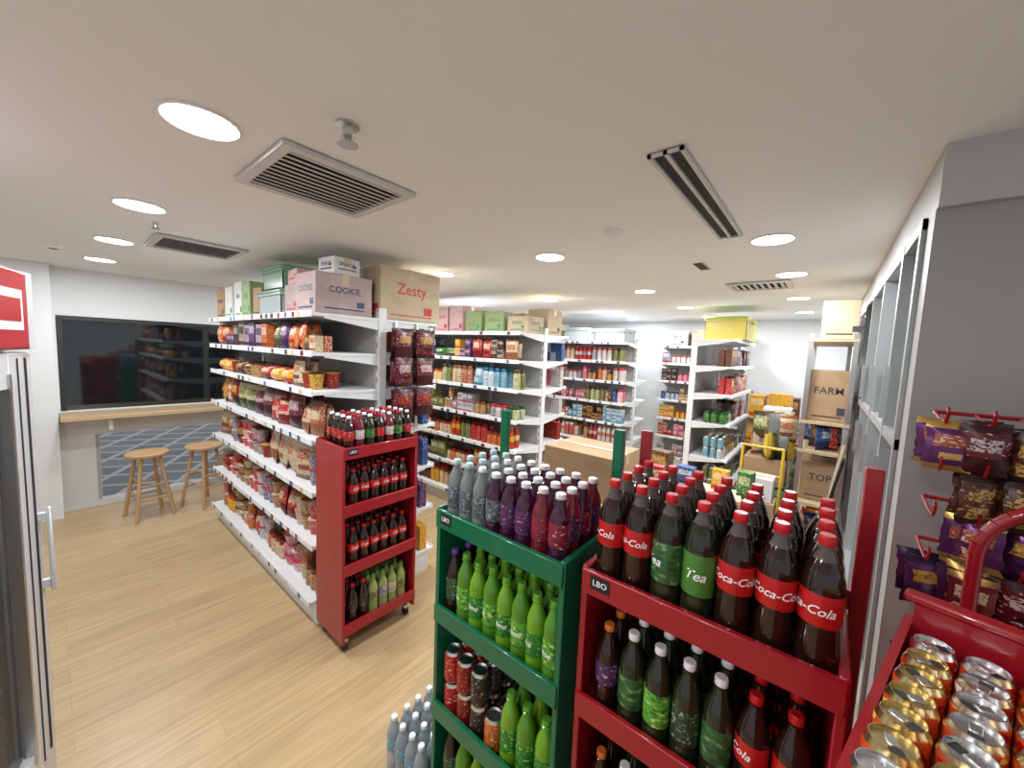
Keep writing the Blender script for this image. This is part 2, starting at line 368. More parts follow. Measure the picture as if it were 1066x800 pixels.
# ---------------------------------------------------------------- ceiling fixtures
emi=mat('downlight_emitter',(1,.99,.97),.5,emit=9)
trimw=mat('downlight_trim',(.85,.85,.84),.4)
LP=[(-1.445,.305),(-2.6,.305),(-3.71,.305),(-4.77,.305),(-1.45,2.1),(-.27,2.36),(-2.55,2.13),(-3.7,2.1),(-4.8,2.1),(-1.4,3.64),(-2.6,3.8),(-.25,3.34),(-.27,4.6),(-1.4,5.0),(-.27,5.9),(-1.4,6.2),(-2.6,5.1),(-3.8,3.8),(-3.8,5.2),(-2.6,6.3),(-.27,-.9),(-1.445,-1.0)]
for i,(x,y) in enumerate(LP):
    e=empty('ceiling_downlight'); mb=MB()
    mb.lathe([(.094,0,trimw),(.096,-.004,trimw),(.091,-.008,trimw),(.088,-.007,trimw)],x,y,H-.0005,32); mb.build('trim_ring',e)
    mb=MB(); mb.lathe([(.0,-.001,emi),(.088,-.0015,emi)],x,y,H-.008,32); mb.build('diffuser',e)
    l=bpy.data.lights.new('lamp','AREA'); l.shape='DISK'; l.size=.17; l.energy=16; l.color=(.97,.985,1)
    o=bpy.data.objects.new('lamp',l); COL.objects.link(o); o.location=(x,y,H-.013); o.parent=e
ventm=mat('vent_grille',(.62,.62,.62),.45); rec=mat('vent_recess',(.015,.015,.015),.8)
def vent(x0,x1,y0,y1,n,name='air_vent'):
    mb=MB(); z=H; b=.035
    mb.box(x0+.01,x1-.01,y0+.01,y1-.01,z-.004,z-.001,rec)
    mb.box(x0,x0+b,y0,y1,z-.018,z-.0041,ventm);mb.box(x1-b,x1,y0,y1,z-.018,z-.0041,ventm);mb.box(x0+b,x1-b,y0,y0+b,z-.018,z-.0041,ventm);mb.box(x0+b,x1-b,y1-b,y1,z-.018,z-.0041,ventm)
    p=(x1-x0-2*b)/n
    for i in range(n):
        x=x0+b+p*(i+.5)
        mb.box(-p*.27,p*.27,y0+b,y1-b,-.0008,.0008,ventm,T((x,0,z-.0145))@RY(.18))
    return mb.build(name)
vent(-1.81,-1.34,.48,.97,11); vent(-3.64,-3.17,.44,.92,10); vent(-.7,-.27,3.55,3.9,8)
mb=MB(); mb.box(-.485,-.38,1.2,2.2,H-.003,H-.001,dark)
for x in(-.485,-.437,-.39): mb.box(x,x+.012,1.2,2.2,H-.012,H-.003,ventm)
for y in(1.2,2.19): mb.box(-.485,-.378,y,y+.01,H-.012,H-.0031,ventm)
mb.build('linear_slot_diffuser')
mb=MB(); mb.box(-.735,-.68,2.72,2.92,H-.006,H-.001,dark); mb.box(-.74,-.735,2.71,2.93,H-.008,H-.001,ventm); mb.box(-.68,-.675,2.71,2.93,H-.008,H-.001,ventm); mb.build('slot_vent')
mb=MB(); mb.lathe([(.032,0,steel),(.032,-.006,steel),(.014,-.01,steel),(.012,-.03,steel),(.02,-.034,steel),(.006,-.045,steel),(.006,-.05,steel),(.03,-.052,steel),(.03,-.055,steel),(0,-.056,steel)],-1.11,.567,H,16)
mb.build('fire_sprinkler')
mb=MB(); mb.lathe([(.012,0,steel),(.012,-.03,steel),(.02,-.035,steel),(0,-.037,steel)],-2.9,.40,H,10); mb.build('fire_sprinkler')
mb=MB(); mb.lathe([(.052,0,trimw),(.052,-.012,trimw),(.042,-.018,trimw),(.038,-.032,trimw),(.026,-.042,trimw),(0,-.044,trimw)],-.89,1.83,H,20); mb.build('smoke_detector')
mb=MB(); mb.lathe([(.05,0,trimw),(.045,-.02,trimw),(.03,-.035,black),(0,-.04,black)],-4.3,.05,H,20); mb.build('smoke_detector')
# ---------------------------------------------------------------- counter + stools
wood=noise_mat('counter_wood',(.48,.34,.19),(.54,.40,.24),14,.4); woods=noise_mat('stool_wood',(.46,.28,.14),(.54,.34,.18),18,.45)
e=empty('window_bar_counter'); mb=MB(); mb.box(XL+.005,XL+.4,.04,2.9,.97,1.01,wood,bev=.004); mb.build('top',e)
mb=MB()
for y in(.35,1.6,2.8): mb.box(XL+.005,XL+.3,y,y+.03,.85,.969,white)
mb.build('brackets',e)
def stool(x,y,rz):
    e=empty('wooden_stool'); mb=MB(); mb.M=T((x,y,0))@RZ(rz)
    mb.lathe([(0,.615,woods),(.15,.615,woods),(.163,.622,woods),(.165,.64,woods),(.158,.65,woods),(.13,.648,woods),(0,.643,woods)],0,0,0,28); mb.build('seat',e)
    mb=MB(); mb.M=T((x,y,0))@RZ(rz)
    tops=[];bots=[]
    for k in range(4):
        a=math.pi/4+k*math.pi/2
        t=Vector((.095*math.cos(a),.095*math.sin(a),.616)); b=Vector((.205*math.cos(a),.205*math.sin(a),0)); tops.append(t);bots.append(b)
        mb.cyl(b,t,.0165,woods,10)
    for k in range(4):
        for hh in((.2,.33) if k%2 else (.26,.39)):
            p=bots[k].lerp(tops[k],hh/.616);q=bots[(k+1)%4].lerp(tops[(k+1)%4],hh/.616); mb.cyl(p,q,.0095,woods,8)
    mb.build('legs',e)
stool(-5.12,.58,.2); stool(-5.12,1.03,.5)
# ---------------------------------------------------------------- fridge
frm=mat('fridge_white',(.60,.63,.66),.3,coat=.3); fred=mat('fridge_red_header',(.42,.015,.025),.3); gl=mat('fridge_glass',(.05,.06,.07),.03,alpha=.45)
FM=T((-2.32,-.045,0))@RZ(math.radians(-14))
e=empty('drinks_fridge'); mb=MB(); mb.M=FM
mb.box(0,.03,-.65,-.06,.08,2.0,frm,bev=.004);mb.box(.72,.75,-.65,-.06,.08,2.0,frm);mb.box(.03,.72,-.65,-.62,.08,2.0,frm);mb.box(.03,.72,-.62,-.06,.08,.2,frm);mb.box(.03,.72,-.62,-.06,1.74,2.0,frm)
for x in(.05,.65):
    for y in(-.6,-.1): mb.lathe([(.025,0,black),(.025,.08,black)],x,y,0,10)
mb.build('cabinet',e)
mb=MB(); mb.M=FM; mb.box(.0,.75,-.059,.012,1.73,2.01,fred,bev=.01); mb.box(.0,.05,.0121,.0135,1.73,2.01,frm); mb.box(.09,.30,.0121,.0135,1.80,1.94,txtw); mb.box(.11,.28,.0136,.015,1.83,1.91,fred); mb.build('header_sign',e)
mb=MB(); mb.M=FM
mb.box(0,.19,-.055,0,.12,1.72,frm,bev=.006);mb.box(.62,.75,-.055,0,.12,1.72,frm,bev=.006);mb.box(.19,.62,-.055,0,.12,.24,frm);mb.box(.19,.62,-.055,0,1.6,1.72,frm)
mb.box(.188,.205,-.02,.006,.2,1.65,steel); mb.box(.055,.065,.0,.004,.14,1.7,dark); mb.box(.12,.126,.0,.003,.14,1.7,dark)
mb.box(0,.75,-.05,-.005,.0,.11,frm)
mb.build('door_frame',e)
mb=MB(); mb.M=FM; mb.box(.206,.62,-.035,-.028,.24,1.6,gl); mb.build('door_glass',e)
mb=MB(); mb.M=FM; mb.box(.02,.04,.022,.034,.78,1.12,frm,bev=.004); mb.box(.02,.04,.0,.022,.80,.83,frm); mb.box(.02,.04,0,.022,1.07,1.10,frm); mb.build('handle',e)
mb=MB(); mb.M=FM
for z in(.3,.65,1.0,1.35):
    mb.box(.035,.715,-.6,-.08,z-.01,z,steel)
    for i in range(9):
        for j in range(2): can(mb,.08+i*.072,-.13-j*.08,z,R.choice([RED,YEL,GRN,BLU,ORG])[0],.16,seg=10)
mb.build('drink_cans',e)
# ---------------------------------------------------------------- gondolas
LV=[.17,.53,.87,1.2,1.5,1.74,1.98]
gondola(-4.6,-2.36,1.46,LV,.46)
names=['jars_and_cups','noodle_and_crisp_packs','instant_noodle_cups','snack_bags','noodle_packs','snack_packets']
G1=[(['jar','cup','jar','bowl','can','bag'],[ORG,BRN,CRM,YEL,TAN,RED,WHT],2,1),(['bowl','cup','bag','cup'],[RWH,WHT,RWH,RED,CRM,TAN],2,1),(['bigbag','bag','cup','bowl'],[WHT,RED,OLV,CRM,TAN,RWH],2,1),
    (['bigbag','bag','bigbag'],[RED,MAR,PNK,GRN,RWH,DKR],2,1),(['pack','cup','bag','pack'],[YEL,YEL,ORG,PNK,RED,BLK,BRN,DKR],2,1),(['bag','box','small','bag'],[BRN,MAR,BLK,ORG,PUR,DKR,TAN],2,1)]
for i,(ks,fs,rw,dn) in enumerate(G1):
    mb=MB(); z=LV[i]+.002; gap=LV[i+1]-LV[i]
    fill(mb,face(-1,-4.59,-2.37,1.0),2.22,.42,z,gap,ks,fs,rw,dn)
    fill(mb,face(1,-4.59,-2.37,1.92),2.22,.42,z,gap,['box','small','box','can'],[BLU,GRN,WHT,YEL,ORG,PUR],1,.9)
    mb.build(names[i])
def carton(x0,x1,y0,y1,z0,z1,m,txt=None,ink=None,sz=.09,name='cardboard_carton',rz=0,face_=None):
    mb=MB(); cx=(x0+x1)/2;cy=(y0+y1)/2; mb.M=T((cx,cy,0))@RZ(rz)@T((-cx,-cy,0))
    mb.box(x0,x1,y0,y1,z0,z1,m,bev=.003)
    mb.box(x0+.004,x1-.004,cy-.025,cy+.025,z1,z1+.0012,tape)
    mb.box(x1,x1+.0012,cy-.025,cy+.025,z1-.07,z1,tape)
    mb.box(x0+.004,x1-.004,cy-.0012-.026,cy-.026,z1,z1+.002,dark)
    ik=ink or txtk
    if txt:
        text_face(mb,txt,sz,ik,(cx,y0-.0015,z0+(z1-z0)*.6),'-Y'); text_face(mb,txt,sz,ik,(x1+.0016,cy,z0+(z1-z0)*.6),'+X')
    w=(x1-x0)*.35; h=z1-z0
    mb.box(cx-w,cx+w,y0-.0012,y0,z0+.03,z0+.04,ik); w=(y1-y0)*.35; mb.box(x1,x1+.0012,cy-w,cy+w,z0+.03,z0+.038,ik)
    mb.box(x1,x1+.0012,cy+w*.6,cy+w,z0+.05,z0+.05+h*.15,ik); mb.box(cx+w*.5,cx+w*.9,y0-.0012,y0,z0+.05,z0+.05+h*.15,ik)
    return mb.build(name)
Z1=LV[-1]+.003
binm=mat('green_translucent_plastic',(.26,.44,.32),.2,trans=.3); binc=mat('clear_plastic',(.58,.66,.66),.2,trans=.4)
def bin_(x0,x1,y0,y1,z0,z1,body,lid,name='plastic_storage_bin',fillm=None):
    mb=MB(); t=.006; k=.015
    def q(a,b,c,d,e_,f_): mb.box(a,b,c,d,e_,f_,body)
    q(x0+k,x1-k,y0+k,y1-k,z0,z0+t); q(x0+k,x0+k+t,y0+k,y1-k,z0,z1-.03);q(x1-k-t,x1-k,y0+k,y1-k,z0,z1-.03);q(x0+k,x1-k,y0+k,y0+k+t,z0,z1-.03);q(x0+k,x1-k,y1-k-t,y1-k,z0,z1-.03)
    mb.box(x0+.003,x1-.003,y0+.003,y1-.003,z1-.05,z1-.03,body,bev=.004)
    mb.box(x0,x1,y0,y1,z1-.03,z1-.01,lid,bev=.006); mb.box(x0+.03,x1-.03,y0+.03,y1-.03,z1-.01,z1,lid,bev=.005)
    for s_ in(x0-.004,x1-.012): mb.box(s_,s_+.016,(y0+y1)/2-.04,(y0+y1)/2+.04,z1-.07,z1-.012,lid,bev=.003)
    if fillm: mb.box(x0+.03,x1-.03,y0+.03,y1-.03,z0+.01,z0+(z1-z0)*.6,fillm)
    return mb.build(name)
carton(-2.74,-2.365,1.44,1.95,Z1,Z1+.36,cardl,'Zesty',txtr,.11)
carton(-2.68,-2.40,1.03,1.40,Z1,Z1+.25,cardo,'COOKIE',BLU[1],.055)
carton(-2.60,-2.42,1.14,1.32,Z1+.253,Z1+.36,cardw,'SNACK',BLU[1],.035,rz=.1)
carton(-2.92,-2.71,1.05,1.3,Z1,Z1+.2,cardo,None,txtr)
carton(-2.90,-2.72,1.06,1.28,Z1+.203,Z1+.30,cardp,None,txtr,rz=-.08)
bin_(-3.42,-2.96,1.03,1.38,Z1,Z1+.19,binc,binm,fillm=PNK[0]); bin_(-3.38,-2.98,1.05,1.36,Z1+.193,Z1+.36,binm,mat('green_lid',(.13,.30,.13),.35),fillm=GRN[0])
carton(-3.62,-3.46,1.07,1.33,Z1,Z1+.23,card,None,txtk,rz=.05)
carton(-3.85,-3.64,1.05,1.36,Z1,Z1+.29,cardg,'TEA',txtg,.06)
carton(-4.08,-3.87,1.06,1.36,Z1,Z1+.31,cardw,'ASIA',txtg,.05)
carton(-4.32,-4.11,1.05,1.35,Z1,Z1+.28,cardw,None,txtg)
carton(-4.58,-4.35,1.05,1.35,Z1,Z1+.27,card,'FOOD',txtk,.05)
carton(-3.3,-2.8,1.5,1.85,Z1,Z1+.28,card); carton(-4.1,-3.5,1.5,1.85,Z1,Z1+.28,cardl)
mb=MB(); 
for y in(1.56,1.74): mb.box(-2.352,-2.349,y-.012,y+.012,1.2,1.97,steel)
for y in(1.56,1.74):
    for k,z in enumerate((1.72,1.52,1.3)):
        for q in range(2):
            bag(mb,0,0,0,.15,.2,.05,MAR[0],MAR[1],[BRN[2],MAR[2],DKR[0]][k],M=T((-2.30+q*.045,y,z))@RZ(math.pi/2+R.uniform(-.15,.15)))
        mb.cyl((-2.35,y,z+.195),(-2.24,y,z+.2),.003,steel,6)
mb.build('hanging_snack_bag_strip')
def rack(x0,x1,y0,y1,levels,m,posts=True,name='drink_display_rack',M=None,label=True,top=1.23,pz=1.55,px=0):
    e=empty(name); mb=MB()
    if M is not None: mb.M=M
    t=.018
    mb.box(x0,x0+t,y0,y1,.07,top,m,bev=.003); mb.box(x1-t,x1,y0,y1,.07,top,m,bev=.003); mb.box(x0+t,x1-t,y1-.012,y1,.07,top,m)
    if posts:
        for a in(x0,x1-.035+px): mb.box(a,a+.035,y1+.001,y1+.028,.07,pz,m,bev=.003)
        mb.box(x0+.035,x1-.035+px,y1+.005,y1+.02,top-.05,top+.0,m)
    mb.build('side_panels',e)
    mb=MB()
    if M is not None: mb.M=M
    for z in levels:
        mb.box(x0+t,x1-t,y0+.01,y1-.013,z-.015,z,m)
        mb.box(x0+t*.2,x1-t*.2,y0-.008,y0+.0095,z-.022,z+.045,m,bev=.003)
    mb.build('trays',e)
    mb=MB()
    if M is not None: mb.M=M
    for x in(x0+.04,x1-.04):
        for y in(y0+.05,y1-.05):
            mb.box(x-.016,x+.016,y-.012,y+.012,.045,.07,steel); mb.cyl((x-.01,y,.026),(x+.01,y,.026),.026,black,14)
    mb.build('casters',e)
    if label:
        mb=MB()
        if M is not None: mb.M=M
        mb.box(x0+.03,x0+.085,y0-.0095,y0-.0081,top-.05,top-.012,black,bev=0); v,f=textm('LBO',.022,0,.01)
        mb.add(v,f,txtw,False,T((x0+.0575,y0-.0100,top-.031))@Matrix(((1,0,0,0),(0,0,-1,0),(0,1,0,0),(0,0,0,1))))
        mb.build('badge',e)
    return e
RL=[.12,.44,.82,1.18]
rack(-1.04,-.50,.87,1.20,RL,greenm)
rack(-.465,.085,.90,1.26,RL,redm,px=.045)
EM=T((-2.0,1.0,0))@RZ(math.pi/2)
rack(0,.5,0,.33,[.14,.5,.85,1.18],redm,False,M=EM)
def grid(mb,x0,x1,y0,y1,z,sx,sy,fn,drop=0):
    nx=int((x1-x0)/sx+1e-6); ny=int((y1-y0)/sy+1e-6)
    ox=(x1-x0-nx*sx)/2
    for j in range(ny):
        for i in range(nx):
            if R.random()<drop: continue
            fn(mb,x0+ox+sx*(i+.5)+R.uniform(-.001,.001),y0+sy*(j+.5)+R.uniform(-.002,.002),z,i,j,nx,ny)
mb=MB(); mb.M=EM
grid(mb,.02,.48,.012,.31,1.181,.064,.066,lambda m,x,y,z,i,j,a,b: bottle(m,x,y,z,.215,.029,[cola,redl,teal][i%3],[RED[0],WHT[0],GRN[0]][i%3],[capwhite,capred][i%2],10,.42))
mb.build('juice_bottles')
mb=MB(); mb.M=EM
def cb(m,x,y,z,i,j,a,b): bottle(m,x,y,z,.235,.0315,cola,redlab,capred,12,.42,.42,.62,txt=('Cola',.024,-math.pi/2+R.uniform(-.3,.3)) if j==0 else None)
grid(mb,.02,.48,.012,.31,.851,.066,.068,cb); grid(mb,.02,.48,.012,.31,.501,.066,.068,cb); mb.build('cola_bottles')
mb=MB(); mb.M=EM
def gb(m,x,y,z,i,j,a,b):
    if i<2: bottle(m,x,y,z,.25,.031,cola,BLK[0],capred,12,.42)
    else: bottle(m,x,y,z,.25,.031,mat('yuzu',(.25,.30,.10),.1),[WHT[2],TAN[2],OLV[0]][i%3],capgreen,12,.42)
grid(mb,.02,.48,.012,.31,.141,.066,.068,gb); mb.build('tea_bottles')
mb=MB()
def big(m,x,y,z,i,j,nx,ny):
    if (i==2 or i==3) and j<3: bottle(m,x,y,z,.288,.0362,teal,teagl2 if (i+j)%2==0 else teagl,capred,20,.38,.26,.60,txt=('Tea',.032),neck=neckm)
    else: bottle(m,x,y,z,.288,.0362,cola,redlab,capred,20,.38,.40,.62,txt=('Coca-Cola',.025),neck=neckm)
grid(mb,-.447,.067,.911,1.246,1.181,.0733,.083,big); mb.build('cola_bottles')
mb=MB()
def mid(m,x,y,z,i,j,nx,ny):
    if i==0: bottle(m,x,y,z,.25,.031,cola,PUR[0] if j==0 else blklab,mat('orange_cap',(.6,.15,.02),.4),14,.42)
    elif i<5: bottle(m,x,y,z,.26,.0325,teal,[blklab,teagl2,limelab2][(i+j*2)%3],capwhite,14,.42,.25,.58)
    else: bottle(m,x,y,z,.262,.033,cola,redlab,capred,14,.4,.42,.62,txt=('Cola',.025))
grid(mb,-.447,.067,.911,1.246,.821,.068,.07,mid); mb.build('soft_drink_bottles')
mb=MB(); grid(mb,-.447,.067,.911,1.246,.441,.068,.07,mid); grid(mb,-.447,.067,.911,1.246,.121,.068,.07,mid); mb.build('soft_drink_bottles')
mb=MB()
def gt(m,x,y,z,i,j,nx,ny):
    if i<3: bottle(m,x,y,z,.225,.0305,clearl,greylab,capteal if i<2 else capwhite,14,.42,.25,.6)
    elif i<6 : bottle(m,x,y,z,.22,.0305,purl,purlab if (i+j)%3 else greylab,capwhite,14,.48,.3,.62)
    else: bottle(m,x,y,z,.22,.0305,[redl,purl][(i+j)%2],[berlab,purlab][j%2],capwhite,14,.48,.3,.62)
grid(mb,-1.02,-.52,.882,1.186,1.181,.0622,.064,gt); mb.build('grape_juice_bottles')
mb=MB()
def gm(m,x,y,z,i,j,nx,ny):
    if i==0 or (i==1 and j>1): bottle(m,x,y,z,.25,.031,cola,blklab,cappur,14,.42,.28,.6)
    else: bottle(m,x,y,z,.25+(i%2)*.008,.0315,[limel,limel2][(i+j)%2],[limelab,limelab2][(i*3+j)%2],capgreen,14,.42,.25,.55,txt=('lime',.026) if j==0 else None)
grid(mb,-1.02,-.52,.882,1.186,.821,.0622,.068,gm); mb.build('lime_soda_bottles')
mb=MB()
def gl2(m,x,y,z,i,j,nx,ny):
    if i<4: can(m,x,y,z,[RED[0],DKR[0],BLK[0],ORG[0]][i])
    else: bottle(m,x,y,z,.25,.0325,[limel,limel2][(i+j)%2],limelab,capgreen,14,.42,.25,.55)
grid(mb,-1.02,-.52,.882,1.186,.441,.069,.069,gl2)
grid(mb,-1.02,-.80,.882,1.186,.565,.069,.069,lambda m,x,y,z,i,j,a,b: can(m,x,y,z,[RED[0],DKR[0],BLK[0]][i%3]))
mb.build('drink_cans')
mb=MB(); grid(mb,-1.02,-.52,.882,1.186,.121,.069,.069,gm); mb.build('lime_soda_bottles')
mb=MB(); grid(mb,-1.33,-1.08,.85,1.2,0.001,.062,.062,lambda m,x,y,z,i,j,a,b: bottle(m,x,y,z,.22,.03,waterl,CYA[0],capwhite,12,.42)); mb.build('water_bottle_pack')
# ---------------------------------------------------------------- can bin at right
W=.6;D=.44
CM=T((.150,.985,0))@RZ(math.radians(-15))@T((0,-D,0))
e=empty('can_display_bin'); mb=MB(); mb.M=CM
def slope(x0,x1):
    v=[(x,y,z) for x in(x0,x1) for y,z in((0,.07),(D,.07),(D,1.35),(0,1.27))]
    mb.add(v,[(3,2,1,0),(4,5,6,7),(0,1,5,4),(1,2,6,5),(2,3,7,6),(3,0,4,7)],redm)
slope(0,.012); slope(W-.012,W)
mb.box(.012,W-.012,D-.016,D,.07,1.38,redm); mb.box(-.003,W+.003,D-.02,D+.01,1.381,1.396,redm,bev=.004); mb.box(.012,W-.012,-.012,.004,1.17,1.27,redm,bev=.003); mb.box(.012,W-.012,.005,D-.017,1.2,1.219,redm)
for z in(.8,.42,.1): mb.box(.012,W-.012,.005,D-.017,z,z+.02,redm)
mb.build('body',e)
mb=MB(); mb.M=CM
for x in(.06,W-.06):
    for y in(.06,D-.06): mb.cyl((x-.01,y,.035),(x+.01,y,.035),.034,black,14)
mb.build('casters',e)
mb=MB(); mb.M=CM
goldb=printm(srgb(200,150,45),srgb(150,90,25),srgb(235,215,150),40,.25,name='gold_can_print'); org=printm(srgb(205,75,30),srgb(170,25,25),srgb(240,190,90),40,.25,name='orange_can_print'); redc=printm(srgb(185,22,25),srgb(150,15,20),srgb(235,225,215),28,.25,name='red_can_print')
for j in range(7):
    for i in range(10):
        c_,tp=R.choice([(redc,alu),(org,alu),(org,alug)] if i<3 else [(goldb,alug),(goldb,alu),(goldb,alug),(org,alu),(redc,alu)])
        can(mb,.0435+i*.0572,.036+j*.0572,1.2195,c_,.125,.0278,seg=24,tab=True,top=tp)
mb.build('drink_cans')
# sweets rack
e=empty('snack_hook_rack'); mb=MB(); ry=1.33
pts=[(.27,ry-.13,.0),(.27,ry-.13,1.42)]
for k in range(9):
    a=math.pi-math.pi*k/8*.5
    pts.append((.27+.13+.13*math.cos(a),ry-.13,1.42+.13*math.sin(a)))
pts+= [(.95,ry-.13,1.56)]
mb.tube(pts,.012,redm,10); mb.cyl((.95,ry-.13,0),(.95,ry-.13,1.56),.012,redm,10)
for x in (.3,.95): mb.cyl((x,ry+.1,0),(x,ry+.1,1.68),.010,redm,8); mb.cyl((x if x>.5 else .27,ry-.13,.4),(x,ry+.1,.4),.008,redm,8)
hk=[]
HZ=(1.69,1.58,1.47,1.36,1.25,1.12)
for z in HZ:
    mb.cyl((.22,ry+.1,z),(.97,ry+.1,z),.005,redm,8)
    for i in range(11):
        x=.22+i*.068
        mb.tube([(x,ry+.1,z),(x,ry+.02,z-.01),(x,ry-.03,z-.012),(x,ry-.045,z+.012),(x,ry-.035,z+.022)],.0035,redm,6)
        if i>0 or R.random()<.4: hk.append((x,z))
mb.build('frame',e)
foil=mat('gold_foil',(.55,.36,.12),.25,.7); foilp=mat('purple_foil',(.12,.03,.12),.25,.5); foilr=mat('maroon_foil',(.2,.02,.03),.25,.4)
mb=MB()
for x,z in hk:
    F=R.choice([GOLD,BRN,MAR,PUR,CRM,BRN,DKR,(foil,BRN[1],CRM[0]),(foilp,foil,CRM[2]),(foilr,foil,CRM[0]),(foilp,PUR[1],GOLD[0])]) 
    for q in range(3): bag(mb,x+R.uniform(-.01,.01),ry-.03+q*.03,z-R.uniform(.112,.128),.074,.11,.032,F[0],F[1],F[2],R.uniform(-.6,.6),R.uniform(-.1,.1))
mb.build('sweet_bags',e)
# ---------------------------------------------------------------- back gondolas
L2=[.17,.5,.8,1.1,1.41,1.7,1.98]
def stock(x0,x1,ys,depth,LVs,side,ks,fs,name,rows=1,dens=.97):
    mb=MB()
    for i in range(len(LVs)-1):
        gap=LVs[i+1]-LVs[i]
        fill(mb,face(side,x0+.01,x1-.01,ys+side*depth),x1-x0-.02,depth-.04,LVs[i]+.002,gap,ks[i%len(ks)],fs[i%len(fs)],rows,dens)
    mb.build(name)
gondola(-4.6,-2.3,3.34,L2,.44)
stock(-4.6,-2.3,3.34,.44,L2,-1,[['jar','tall','sbot'],['jar','small','box'],['jar','tall','bottle'],['can','small','jar'],['jar','tall','bag'],['small','bag','pack']],
  [[ORG,BRN,YEL,RED],[BLK,GRN,ORG,WHT],[YEL,ORG,OLV,BRN,RED],[BLU,GRN,YEL,TAN,WHT],[GRN,CYA,BLK,OLV,MAR,BRN],[YEL,YEL,BLU,BLK,RED]],'grocery_stock',2)
stock(-4.6,-2.3,3.34,.44,L2,1,[['box','small']],[[BLU,WHT,PNK]],'grocery_stock')
carton(-2.6,-2.33,3.05,3.32,Z1,Z1+.17,cardl,'FRESH',txtg,.05); carton(-2.9,-2.63,3.02,3.32,Z1,Z1+.22,cardg,'GREEN',txtg,.05)
carton(-3.2,-2.95,3.02,3.32,Z1,Z1+.24,cardg,None,txtg); carton(-3.45,-3.23,3.0,3.32,Z1,Z1+.3,cardp,None,txtr); carton(-3.72,-3.48,3.0,3.32,Z1,Z1+.3,cardp,'SNACK',txtr,.05)
carton(-4.0,-3.75,3.0,3.32,Z1,Z1+.27,cardw,None,txtr); carton(-4.45,-4.05,3.0,3.35,Z1,Z1+.28,card); carton(-2.62,-2.35,3.42,3.7,Z1,Z1+.28,cardl,None); carton(-2.95,-2.65,3.4,3.7,Z1,Z1+.24,card,'FARM',txtk,.06)
gondola(-4.6,-2.2,5.62,L2,.42)
stock(-4.6,-2.2,5.62,.42,L2,-1,[['box','jar'],['tall','bottle'],['sbot','can','small'],['tall','sbot'],['tall','jar'],['tall','bottle']],
  [[WHT,BLU,PNK],[PNK,WHT,RWH,MAR],[RED,WHT,PNK,CYA],[BRN,WHT,BLU,PNK],[WHT,PNK,PUR,CYA,BLU],[CYA,WHT,BLK,WHT]],'toiletry_stock',2)
bin_(-2.75,-2.25,5.25,5.65,Z1,Z1+.2,binc,binc,fillm=WHT[0]); bin_(-3.3,-2.85,5.25,5.6,Z1,Z1+.22,binc,binc)
carton(-3.9,-3.4,5.25,5.6,Z1,Z1+.28,cardl)
gondola(-2.15,-.95,6.84,L2,.36,(-1,),name='wall_shelving')
stock(-2.15,-.95,6.84,.36,L2,-1,[['box','small','jar']],[[WHT,WHT,CYA,BLK,RED],[PNK,WHT,WHT],[WHT,GRN,YEL],[BLU,WHT,CRM]],'household_stock',1)
for x,m in((-2.05,cardw),(-1.7,card),(-1.35,cardl)): carton(x,x+.28,6.52,6.82,Z1,Z1+.25,m,'BOX' if m is cardw else None,txtk,.06)
UM=T((-1.20,4.75,0))@RZ(math.pi/2)
LU=[.3,.67,1.07,1.4,1.72,2.02]
gondola(0,1.3,0,LU,.42,sides=(-1,),name='shelving_gondola',M=UM,tags=False,h=2.08)
mb=MB()
for i,z in enumerate(LU[:-1]):
    gap=LU[i+1]-z
    M=UM@T((0,-.42,0))
    fill(mb,M,1.28,.39,z+.002,gap,[['can','jar'],['can','jar'],['can','jar','small'],['box','small'],['small','box']][i],[[GRN,WHT,RED],[GRN,GRN,BRN,CYA],[GRN,MAR,BLU,WHT],[WHT,CRM,RED,BRN],[BRN,RED,WHT,BLK]][i],3 if i<3 else 2,.8 if i>2 else 1)
mb.build('household_stock')
ybin=mat('yellow_translucent_plastic',(.55,.44,.08),.25,trans=.15)
bin_(-1.18,-.72,5.0,5.75,2.025,2.30,ybin,mat('olive_lid',(.3,.36,.06),.35),fillm=YEL[0])
# ---------------------------------------------------------------- service desk
e=empty('service_desk'); mb=MB(); dt=noise_mat('desk_top_light',(.58,.48,.35),(.64,.54,.4),8,.4)
mb.box(-1.5,-.25,2.05,3.0,.86,.9,dt,bev=.004); mb.build('top',e)
mb=MB(); mb.box(-1.48,-1.45,2.08,2.97,0,.859,white); mb.box(-.3,-.27,2.08,2.97,0,.859,white); mb.box(-1.45,-.3,2.1,2.12,.0,.859,white); mb.build('panels',e)
carton(-1.42,-.92,2.1,2.5,.901,1.18,card,'',None)
mb=MB()
for x,y,w_,d_,h_,F in ((-.84,2.62,.1,.07,.16,RED),(-.72,2.9,.12,.08,.12,BLU),(-.5,2.93,.1,.06,.14,YEL),(-.36,2.5,.09,.12,.1,CRM),(-.9,2.9,.14,.1,.2,BRN),(-.34,2.85,.08,.08,.18,GRN),(-.8,2.35,.09,.06,.1,TAN)):
    pbox(mb,x,y,.901,w_,d_,h_,*F,R.uniform(-.2,.2))
mb.build('counter_goods')
mb=MB()
for i in range(5): mb.box(-.11,.11,-.15,.15,0,.003,[cardw,cardl,dt][i%3],T((-.58,2.6,.9015+.0035*i))@RZ(R.uniform(-.3,.3)))
mb.build('paper_stack')
